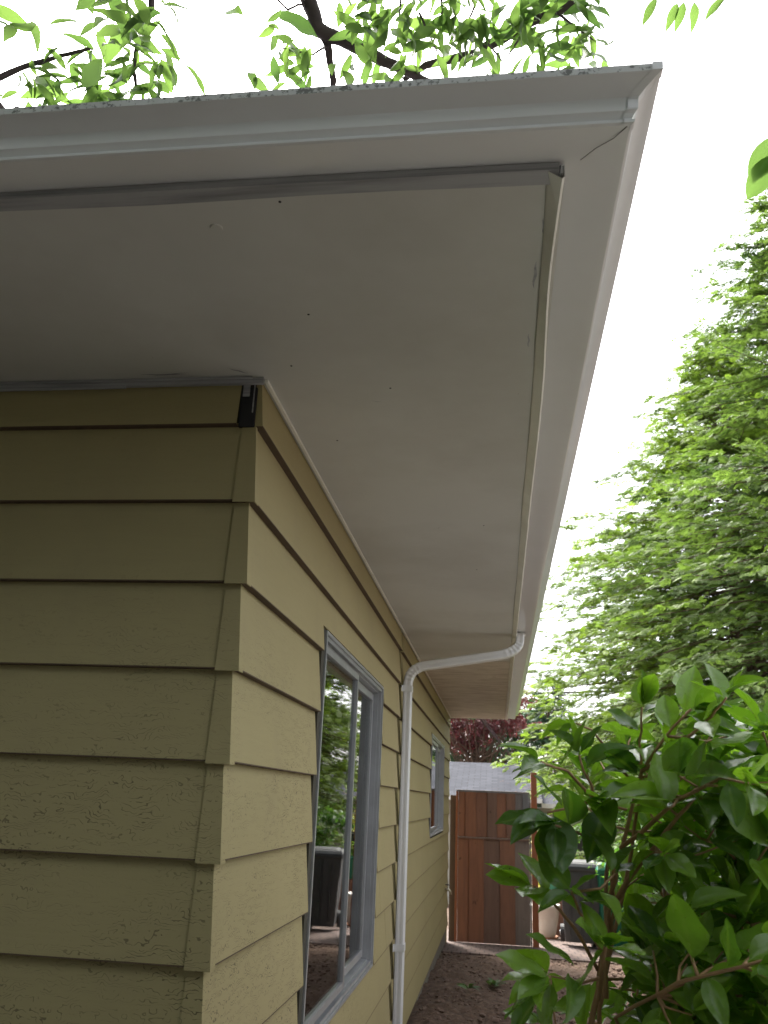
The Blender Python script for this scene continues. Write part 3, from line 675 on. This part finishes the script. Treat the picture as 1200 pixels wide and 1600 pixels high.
def conifer(name, label, x, y, h, r0_, m, n_limb, spray=.34, low=.6, shape=1.0, droop=.25, group='conifers', lean=0, gap=.0, seed=1, tint0=.0, dens=1.0, cap=99):
    rr = random.Random(seed); z0 = gz(x, y)
    t = empty(name, label, 'tree')
    tk = MB(); tk.tube([(x, y, z0-.2), (x+.03, y, z0+h*.3), (x-.02+lean*.5, y, z0+h*.65), (x+lean, y, z0+h*.97)], [h*.022, h*.016, h*.009, .01], 10); 
    lm = MB(); c = Cloud(SPR)
    for i in range(n_limb):
        u = (i+rr.random())/n_limb; z = z0+low+(h-low)*u**1.05; f = 1-(z-z0)/h
        Rm = r0_*(f**shape)*rr.uniform(.62, 1.08)+.12; a = rr.uniform(0, math.tau)
        lump = 1+.28*noise.noise((math.cos(a)*1.3+seed, math.sin(a)*1.3, z*.55)); Rm = min(Rm, cap)*lump
        xx = x+lean*(z-z0)/h; d = Vector((math.cos(a), math.sin(a), 0)); rise = rr.uniform(.05, .42)
        base = rr.uniform(.0, .45)
        pts = []
        K = max(4, int(Rm/.22))
        for k in range(K+1):
            s = k/K; pts.append(Vector((xx, y, z))+d*Rm*s+Vector((rr.gauss(0, .015), rr.gauss(0, .015), Rm*(rise*s*1.2-droop*1.3*s*s))))
        lm.tube([pts[0], pts[K//2], pts[K]], [.006+.005*Rm, .004+.0015*Rm, .002], 4, False)
        ltint = rr.uniform(-.22, .22)
        S = int(max(5, Rm/.085*dens))
        for k in range(S):
            s = .22+.78*(k+rr.random())/S; p = pts[min(K-1, int(s*K))].lerp(pts[min(K, int(s*K)+1)], s*K % 1)
            if s < .35 and rr.random() < .5: continue
            sg = 1 if k % 2 else -1
            yaw = a+sg*R(rr.uniform(15, 75))*(1-.4*s); dd = Vector((math.cos(yaw), math.sin(yaw), rr.uniform(-.50, .40)))
            nn = Vector((rr.gauss(0, .55), rr.gauss(-.2, .55), 1))
            c.add(rr.randrange(4), p+Vector((0, 0, rr.gauss(0, .03))), dd, nn, spray*rr.uniform(.5, 1.2)*(1.05-.35*s), .42+tint0+ltint+rr.gauss(0, .13)+.25*(s-.6))
    tk.build('trunk', M['cedarbark'], t, smooth=True); lm.build('limbs', M['cedarbark'], t)
    c.build('foliage', m, t, smooth=False); return t
G = 'conifers behind the fence'
conifer('cedar_tree', 'tallest loose branched cedar at the right edge, above the camellia', 5.65, 9.3, 12.3, 6.1, M['cedar'], 760, .25, dens=1.8, shape=.88, seed=3, group=G, tint0=.06, cap=3.5, low=1.3)
conifer('cypress_tree', 'yellow green cypress with a stepped slope left of the tall cedar', 5.0, 14.0, 10.9, 6.2, M['cedar_yellow'], 860, .26, dens=1.8, shape=.72, seed=5, tint0=.05, cap=4.1, low=1.6, group=G)
conifer('cedar_tree', 'mid green cedar tree low behind the gutter end', 4.2, 18.5, 6.6, 1.8, M['cedar'], 240, .40, shape=.8, seed=8, tint0=.05, group=G)
conifer('fir_tree', 'dark blue green fir beside the red maple', 2.15, 25.5, 6.2, 1.9, M['fir'], 220, .40, shape=.7, seed=9)

# ------------------------------------------------------------------ broadleaf trees and shrubs
LF_small = [leaf_t(.26, 2, .1, .2, 1), leaf_t(.34, 2, .2, .3, 1)]
def bushy(name, label, cat, c, rad, m, n, ls, trunk_r, temps=LF_small, base=None, clump=26, seed=1, stemm=None):
    rr = random.Random(seed); t = empty(name, label, cat); c = Vector(c); base = Vector(base or (c.x, c.y, gz(c.x, c.y)-.1))
    tk = MB(); k0_ = base.lerp(c, .45)+Vector((rr.gauss(0, .05), rr.gauss(0, .05), 0)); tk.tube([base, k0_, c], [trunk_r, trunk_r*.7, trunk_r*.4], 8)
    cl_ = Cloud(temps)
    for i in range(clump):
        v = Vector((rr.gauss(0, 1), rr.gauss(0, 1), rr.gauss(0, 1))).normalized()*rr.uniform(.45, 1.0)
        p = c+Vector((v.x*rad[0], v.y*rad[1], v.z*rad[2])); tk.tube([k0_.lerp(c, rr.random()), k0_.lerp(p, .6), p], [trunk_r*.3, trunk_r*.15, .003], 5, False)
        tt = rr.uniform(.15, .75); cr = min(rad)*rr.uniform(.22, .42)
        for k in range(n//clump):
            w = Vector((rr.gauss(0, 1), rr.gauss(0, 1), rr.gauss(0, .6)))*cr*.55
            cl_.add(rr.randrange(len(temps)), p+w, (rr.gauss(0, 1), rr.gauss(0, 1), rr.gauss(-.3, .5)), (rr.gauss(0, .5), rr.gauss(0, .5), 1), ls*rr.uniform(.6, 1.3), tt+rr.gauss(0, .13))
    tk.build('trunk' if cat == 'tree' else 'stems', stemm or M['cedarbark'], t, smooth=True); cl_.build('foliage', m, t, smooth=False); return t
bushy('red_maple', 'dark red leaved maple above the neighbour roof', 'tree', (-.1, 27.5, 4.3), (2.0, 1.7, 1.25), M['redleaf'], 9000, .13, .12, seed=21, clump=60)
bushy('broadleaf_tree', 'mid green tree behind the red maple with sky gaps', 'tree', (.2, 34, 3.9), (3.2, 2.0, 2.2), M['fir'], 9000, .22, .18, seed=22, clump=70)
bushy('garden_shrub', 'leafy green shrub before the fence right of the bins', 'shrub', (2.55, 8.3, .75), (.65, .7, .75), M['shrubleaf'], 3500, .07, .03, seed=23)
bushy('garden_shrub', 'bright green shrub behind the wheelie bins', 'shrub', (2.1, 12.2, .6), (.9, .6, .9), M['shrubleaf'], 3500, .08, .03, seed=24)
bushy('yellow_maple', 'small yellow leaved maple in front of the fence at right edge', 'shrub', (2.95, 6.1, 1.05), (.42, .5, .38), M['yellowleaf'], 2600, .06, .02, temps=[leaf_t(.10, 3, .1, .25, 1)], seed=25, clump=22)
bushy('garden_shrub', 'pale leafy plant growing up the white trellis', 'shrub', (1.35, 12.0, .75), (.45, .3, .75), M['yellowleaf'], 420, .10, .015, seed=26, clump=14)
bushy('garden_shrub', 'low dark shrub at the foot of the side fence', 'shrub', (2.75, 4.3, .5), (.55, .8, .5), M['camellia'], 2600, .07, .03, seed=27)
bushy('added_shade_hedge', 'tall unseen hedge added behind the viewer to shade the front wall', 'hedge', (-.2, -5.2, 2.5), (7.2, 1.0, 3.4), M['fir'], 66000, .19, .09, seed=31, clump=380)  # out of view, added to block low light from the front wall
bushy('added_shade_tree', 'unseen evergreen tree added left of the front yard to shade it', 'tree', (-6.2, -1.8, 2.8), (1.3, 3.2, 3.4), M['fir'], 30000, .19, .09, seed=32, clump=180)  # also unseen, added to cut the light coming from the left
# power line
pl_ = MB(); pl_.tube([(-14, 30, 7.6), (-4, 28, 5.6), (1.7, 27, 4.95), (8, 25.6, 5.1), (18, 24, 6.4)], .035, 6); tag(pl_.build('power_line', M['cable']), 'thin black power line crossing behind the eave end', 'power line')

# ------------------------------------------------------------------ camellia
CAM_L = [leaf_t(.245, 8, .22, .16, 2, .88, .85, .15), leaf_t(.27, 8, .12, .05, 2, .92, .85, .2), leaf_t(.22, 8, .32, .30, 2, .85, .85, .1)]
cm = empty('camellia_shrub', 'glossy dark green camellia with reddish stems at lower right', 'shrub')
st = MB(); cc = Cloud(CAM_L); rr = random.Random(44)
nodes = []
def stem(pts, r0_, r1_):
    P_ = [Vector(p) if len(p) == 3 and abs(p[0]) < 50 else P(*p) for p in pts]
    # subdivide and jitter a little
    out = []
    for a, b in zip(P_, P_[1:]):
        for k in range(3): out.append(a.lerp(b, k/3)+Vector((rr.gauss(0, .0015), rr.gauss(0, .0015), 0)))
    out.append(P_[-1]); n_ = len(out); st.tube(out, [r0_+(r1_-r0_)*i/(n_-1) for i in range(n_)], 7)
    nodes.extend(out[2:]); return out
def leafat(p, d, size, tint=None):
    d = Vector(d).normalized()
    nn = Vector((rr.gauss(0, .45), rr.gauss(-.25, .45), 1))
    cc.add(rr.randrange(3), p, d, nn, size, rr.betavariate(1.5, 1.9) if tint is None else tint, rr.uniform(.9, 1.12))
def leafy(pts, size, every=.032, term=4, tint=None, start=.45):
    L = sum((b-a).length for a, b in zip(pts, pts[1:])); acc = 0; k = 0; nxt = L*start
    ph = rr.uniform(0, 6)
    for a, b in zip(pts, pts[1:]):
        seg = (b-a).length; d = (b-a).normalized()
        while nxt < acc+seg:
            p = a.lerp(b, (nxt-acc)/seg); ph += 2.4; s_ = d.cross(Vector((0, 0, 1))); s_ = s_.normalized() if s_.length > .05 else Vector((1, 0, 0)); o_ = s_.cross(d)
            dd = (s_*math.cos(ph)+o_*math.sin(ph))*.9+d*.55+Vector((0, 0, -.18)); leafat(p, dd, size*rr.uniform(.75, 1.15), tint); nxt += every*rr.uniform(.7, 1.3)
        acc += seg
    e = pts[-1]; d = (pts[-1]-pts[-2]).normalized()
    for k in range(term):
        leafat(e, d*.8+Vector((rr.gauss(0, .6), rr.gauss(0, .6), rr.gauss(0, .4))), size*rr.uniform(.7, 1.05), tint)
root = (.86, -.12, .0)
A = stem([root, (.80, -.22, .75), (925, 1600, 1.68), (937, 1520, 1.66), (955, 1400, 1.64), (972, 1325, 1.62), (1003, 1205, 1.60), (1040, 1150, 1.58), (1080, 1108, 1.56)], .0062, .002)
leafy(A[-10:], .085)
B = stem([root, (.83, -.18, .75), (933, 1600, 1.72), (945, 1530, 1.70), (985, 1330, 1.68), (1002, 1240, 1.65), (1000, 1160, 1.63), (1003, 1105, 1.62)], .005, .0018); leafy(B[-9:], .082)
B2 = stem([(945, 1560, 1.64), (948, 1450, 1.63), (950, 1330, 1.62), (930, 1250, 1.6), (905, 1180, 1.58)], .0045, .002); leafy(B2[-7:], .085)
B3 = stem([(950, 1480, 1.66), (962, 1420, 1.64), (955, 1330, 1.64)], .004, .003)
C1 = stem([(958, 1415, 1.64), (1000, 1350, 1.6), (1040, 1300, 1.56), (1072, 1262, 1.53), (1090, 1245, 1.52)], .005, .002); leafy(C1[-6:], .09)
C2 = stem([(935, 1515, 1.66), (900, 1450, 1.6), (862, 1408, 1.56), (835, 1385, 1.54)], .0035, .0018); leafy(C2[-5:], .085, tint=.75, every=.03, term=3)
C3 = stem([(930, 1250, 1.6), (888, 1205, 1.56), (858, 1196, 1.54), (845, 1190, 1.53)], .003, .0016); leafy(C3[-5:], .08, tint=.3, every=.028, term=3)
C4 = stem([(1003, 1205, 1.60), (1060, 1170, 1.5), (1110, 1120, 1.45), (1135, 1090, 1.43)], .0035, .0016); leafy(C4[-6:], .082, tint=.55)
C5 = stem([(972, 1325, 1.62), (1060, 1250, 1.5), (1130, 1215, 1.42), (1170, 1225, 1.38)], .004, .0016); leafy(C5[-6:], .092)
C6 = stem([root, (.86, -.35, .95), (960, 1590, 1.6), (1060, 1535, 1.45), (1160, 1510, 1.38), (1240, 1490, 1.35)], .0036, .002); leafy(C6[-8:], .09)
C7 = stem([(935, 1560, 1.62), (940, 1510, 1.52), (946, 1480, 1.46)], .004, .003); leafy(C7[-3:], .095, term=5)
leafy([P(930, 1500, 1.5), P(890, 1520, 1.44), P(860, 1530, 1.42)], .09, every=.03, term=4)
C8 = stem([(950, 1330, 1.62), (900, 1300, 1.55), (868, 1290, 1.5)], .003, .0018); leafy(C8[-4:], .095, tint=.12, term=4)
C10 = stem([(930, 1250, 1.6), (890, 1262, 1.56), (855, 1270, 1.52)], .003, .0018); leafy(C10[-5:], .10, tint=.15, term=4, every=.026)
C11 = stem([(945, 1500, 1.6), (915, 1440, 1.55), (893, 1395, 1.5)], .003, .0018); leafy(C11[-5:], .09, tint=.3, term=4, every=.03)
C9 = stem([(1000, 1240, 1.64), (955, 1180, 1.62), (925, 1140, 1.6), (900, 1130, 1.6)], .003, .0015); leafy(C9[-5:], .08, tint=.6, term=3)
def top_y(x):
    return np.interp(x, [830, 880, 930, 960, 1010, 1090, 1170, 1240, 1300], [1230, 1190, 1150, 1120, 1100, 1090, 1120, 1130, 1150])
tries = 0; made = 0
while made < 270 and tries < 5000:
    tries += 1
    x = rr.uniform(840, 1290); y = rr.uniform(1090, 1760); dist = rr.uniform(1.46, 2.1)
    if y < top_y(x)+15 or (x < 960 and 1335 < y < 1500) or (x < 870 and y < 1520) or (x < 930 and y < 1500 and rr.random() < .4) or (x < 1000 and 1380 < y < 1480 and dist < 1.7): continue
    if x < 1010 and rr.random() < .5: continue
    tg = P(x, y, dist)
    nb_ = min(nodes[:], key=lambda q: (q-tg).length+.6*max(0, q.z-tg.z+.03))
    L = (nb_-tg).length
    if L > .55 or L < .03: continue
    mid = nb_.lerp(tg, .5)+Vector((rr.gauss(0, .012), rr.gauss(0, .012), -.08*L))
    tw = [nb_, nb_.lerp(mid, .5), mid, mid.lerp(tg, .5), tg]; st.tube(tw, [.0028, .0024, .002, .0017, .0014], 5)
    if rr.random() < .4: nodes.append(tg)
    leafy(tw, rr.choice((.07, .08, .09, .10)), every=.034, term=rr.choice((2, 3, 4)), start=max(.2, 1-.13/L), tint=None if rr.random() < .75 else rr.uniform(.6, .95)); made += 1
st.build('stems', M['twig'], cm, smooth=True); cc.build('foliage', M['camellia'], cm)

# ------------------------------------------------------------------ overhead plum tree
PL = [leaf_t(.15, 7, .25, .22, 1, .9, .9, .2), leaf_t(.165, 7, .15, .45, 1, .95, .9, .3), leaf_t(.13, 6, .4, .1, 1, .85, .9)]
pt_ = empty('plum_tree', 'leafy plum tree whose branches overhang the front eave', 'tree')
br = MB(); pc = Cloud(PL); rr = random.Random(5)
def limb(pts, r0_, r1_, j=.012, n_=8):
    P_ = [Vector(p) if abs(p[0]) < 20 else P(*p) for p in pts]; out = []
    for a, b in zip(P_, P_[1:]):
        for k in range(4): out.append(a.lerp(b, k/4)+Vector([rr.gauss(0, j*min(1, (b-a).length*1.5)) for _ in range(3)])*(k > 0))
    out.append(P_[-1]); m_ = len(out)-1
    br.tube(out, [(r0_+(r1_-r0_)*i/m_)*rr.uniform(.92, 1.08) for i in range(m_+1)], n_); return out
def cluster(p, n=11, size=.09, spread=1.0, hang=.5, t=.5):
    for k in range(n):
        a = rr.uniform(0, math.tau); d = Vector((math.cos(a), math.sin(a), rr.uniform(-1.3, .75)-hang*.4))
        q = p+Vector((rr.gauss(0, .03), rr.gauss(0, .03), rr.gauss(0, .03)))*spread
        pc.add(rr.randrange(3), q, d, Vector((rr.gauss(0, .8), rr.gauss(0, .8), 1)), size*rr.uniform(.8, 1.35), t+rr.gauss(0, .25), rr.uniform(.85, 1.2))
trunk = limb([(-3.3, -2.3, -.1), (-3.25, -2.25, 1.2), (-3.0, -2.1, 2.4), (-2.5, -1.8, 3.4)], .13, .085)
main = limb([(-2.5, -1.8, 3.4), (-1.6, -1.2, 4.2), (-.7, -.6, 4.55), (-.15, -.3, 4.35), (465, -60, 3.15), (482, 0, 3.1), (497, 45, 3.08), (545, 68, 3.08), (590, 90, 3.1), (625, 106, 3.12), (670, 130, 3.15)], .034, .015)
limb([(497, 42, 3.08), (512, 70, 3.08), (519, 112, 3.1), (521, 140, 3.12)], .014, .010)
l2 = limb([(-1.6, -1.2, 4.2), (-.3, -.9, 4.9), (.6, -.3, 4.6), (960, -60, 3.2), (890, 5, 3.15), (800, 50, 3.15), (740, 85, 3.18), (665, 102, 3.2), (630, 125, 3.2)], .035, .009)
l3 = limb([(-2.5, -1.8, 3.4), (-1.9, -1.0, 3.6), (-1.1, -.35, 3.5), (-30, 135, 2.9), (8, 150, 2.9), (25, 170, 2.95)], .03, .011)
l4 = limb([(-1.9, -1.0, 3.6), (-1.2, -.6, 3.55), (-20, 128, 2.75), (50, 100, 2.75), (110, 84, 2.75), (145, 75, 2.75)], .012, .004)
l5 = limb([(-.7, -.6, 4.55), (-.5, -.45, 4.1), (238, -40, 2.7), (236, 20, 2.65), (215, 70, 2.65), (208, 110, 2.65), (216, 140, 2.68)], .014, .004)
l6 = limb([(482, 5, 3.1), (450, 15, 3.0), (425, -10, 2.95)], .004, .003)
limb([(512, 70, 3.08), (490, 85, 3.0), (460, 80, 2.95), (440, 75, 2.93)], .004, .002)
for a, b in (((690, -10), (692, 100)), ((625, -10), (622, 100)), ((655, 20), (690, 95)), ((745, 0), (720, 60)), ((820, 45), (790, 95)), ((760, 65), (785, 96)), ((870, 20), (930, 65)), ((850, 30), (800, -10))):
    limb([(*a, 3.0), ((a[0]+b[0])/2, (a[1]+b[1])/2, 3.05), (*b, 3.1)], .004, .002, .008)
for x, y, n, d_ in ((5, 5, 8, 2.3), (-5, 30, 4, 2.3), (200, 8, 12, 2.1), (225, 30, 12, 2.15), (190, 30, 6, 2.2), (45, 110, 9, 2.75), (75, 118, 11, 2.75), (62, 135, 9, 2.8), (110, 130, 9, 2.8), (135, 72, 7, 2.75), (165, 95, 9, 2.7),
                    (205, 80, 10, 2.6), (232, 92, 11, 2.6), (212, 118, 11, 2.65), (242, 130, 9, 2.65), (175, 135, 8, 2.7), (160, 150, 6, 2.75), (266, 105, 3, 2.6), (430, -5, 5, 2.5), (445, 60, 11, 2.9), (465, 85, 10, 2.95), (480, 100, 7, 3.0), (415, 128, 5, 3.0), (545, 95, 5, 3.0),
                    (560, 15, 11, 2.9), (580, 30, 12, 2.95), (605, 25, 11, 2.9), (630, 25, 12, 2.9), (620, 55, 9, 3.0), (650, 10, 8, 3.0), (590, 60, 8, 3.0), (640, 95, 6, 3.1), (600, 100, 5, 3.1), (690, 30, 10, 3.0), (700, 55, 10, 3.0), (690, 78, 9, 3.1), (725, 35, 9, 3.0), (740, 15, 9, 2.9), (735, 60, 9, 3.0),
                    (765, 35, 8, 3.0), (700, 5, 9, 3.0), (770, 70, 7, 3.1), (815, 30, 9, 3.0), (830, 60, 10, 3.1), (850, 20, 9, 3.0), (805, 85, 7, 3.1), (870, 55, 8, 3.1), (885, 20, 9, 3.0), (905, 75, 8, 3.1), (915, 50, 9, 3.1), (925, 70, 8, 3.1), (860, 80, 6, 3.1), (780, 5, 8, 3.0), (905, 5, 8, 3.0), (840, -10, 10, 3.0)):
    cluster(P(x, y, d_), n, .082 if d_ > 2.5 else .085, 1.25, .9)
# out-of-frame crown above the viewer, filled in to shade the front wall
for i in range(620):
    a = Vector((rr.uniform(-4.6, .9), rr.uniform(-4.2, .1), 0)); z = 4.35+.7*math.sin(i*1.7)*rr.random()+rr.uniform(-.3, .9)
    p = Vector((a.x, a.y, z))
    v = p-CAM; cz = v.dot(fw)
    if cz > 0:
        sx = 600+F*v.dot(rt)/cz; sy = 800-F*v.dot(up)/cz
        if -60 < sx < 1260 and sy > -70: continue
    if i % 3 == 0:
        q = min(trunk[-3:]+main[:14]+l2[:12], key=lambda q: (q-p).length); br.tube([q, q.lerp(p, .5)+Vector((0, 0, .08)), p], [.012, .008, .003], 5, False)
    for _ in range(2): cluster(p+Vector((rr.gauss(0, .12), rr.gauss(0, .12), rr.gauss(0, .08))), 13, .105, 3.2, .4)
br.build('branches', M['bark'], pt_, smooth=True); pc.build('foliage', M['plum'], pt_)

# a second tree standing outside the right edge, a few of its leaves show
sec = empty('young_tree', 'slender young tree at the right whose leaf tips enter the upper edge', 'tree'); br = MB(); pc = Cloud(PL[:2]+[leaf_t(.26, 7, .2, .15, 2, .9, .85)])
limb([(2.35, -.6, 0), (2.3, -.55, 1.5), (2.2, -.5, 2.7), (1.95, -.4, 3.4)], .045, .02); limb([(1.95, -.4, 3.4), (1.75, -.3, 3.5), (1300, -60, 2.9), (1110, -30, 2.85), (1060, -10, 2.85)], .014, .003)
limb([(2.2, -.5, 2.7), (1.8, -.6, 2.85), (1270, 180, 2.2), (1215, 210, 2.1)], .012, .003)
for x, y, d, dz in ((1028, 2, 2.85, -.9), (1060, 10, 2.85, -1.2), (1070, 8, 2.85, -.8), (1085, 8, 2.85, -.9), (1140, -2, 2.85, -.5)):
    pc.add(0, P(x, y-8, d), (rr.gauss(0, .4), .2, dz), (.2, -1, .3), .085, .5)
for x, y in ((1212, 205), (1208, 235)): pc.add(2, P(x, y, 2.1), P(x-22, y+45, 2.1)-P(x, y, 2.1), fw*-1, .105, .45)
for i in range(18):
    p = Vector((rr.uniform(1.9, 3.0), rr.uniform(-1.6, .3), rr.uniform(3.3, 4.4))); cluster(p, 9, .1, 2.5); br.tube([Vector((2.1, -.45, 3.1)), p], [.01, .003], 5, False)
br.build('trunk', M['bark'], sec, smooth=True); pc.build('foliage', M['plum'], sec)

# weeds on the soil
WG = 'small weeds on the bare soil'
def weed(x, y, n, s, label):
    t = empty('weed', label, 'weed'); c = Cloud([leaf_t(.2, 4, .2, .3, 1)]); rr_ = random.Random(int(x*1000)); z = gz(x, y)+.02
    for i in range(n):
        a = rr_.uniform(0, 6.28); c.add(0, (x+rr_.gauss(0, .02), y+rr_.gauss(0, .02), z), (math.cos(a), math.sin(a), rr_.uniform(.2, 1.3)), (rr_.gauss(0, .3), rr_.gauss(0, .3), 1), s*rr_.uniform(.6, 1.2), rr_.random())
    c.build('foliage', M['weed'], t)
weed(.58, 6.2, 16, .09, 'largest low weed in the middle of the bare soil')
weed(.36, 5.9, 7, .11, 'thin trailing weed left of the largest weed')
weed(.80, 4.9, 9, .05, 'tiny weed nearest the viewer on the bare soil')
weed(1.10, 5.15, 12, .07, 'small weed on the soil at the foot of the camellia')
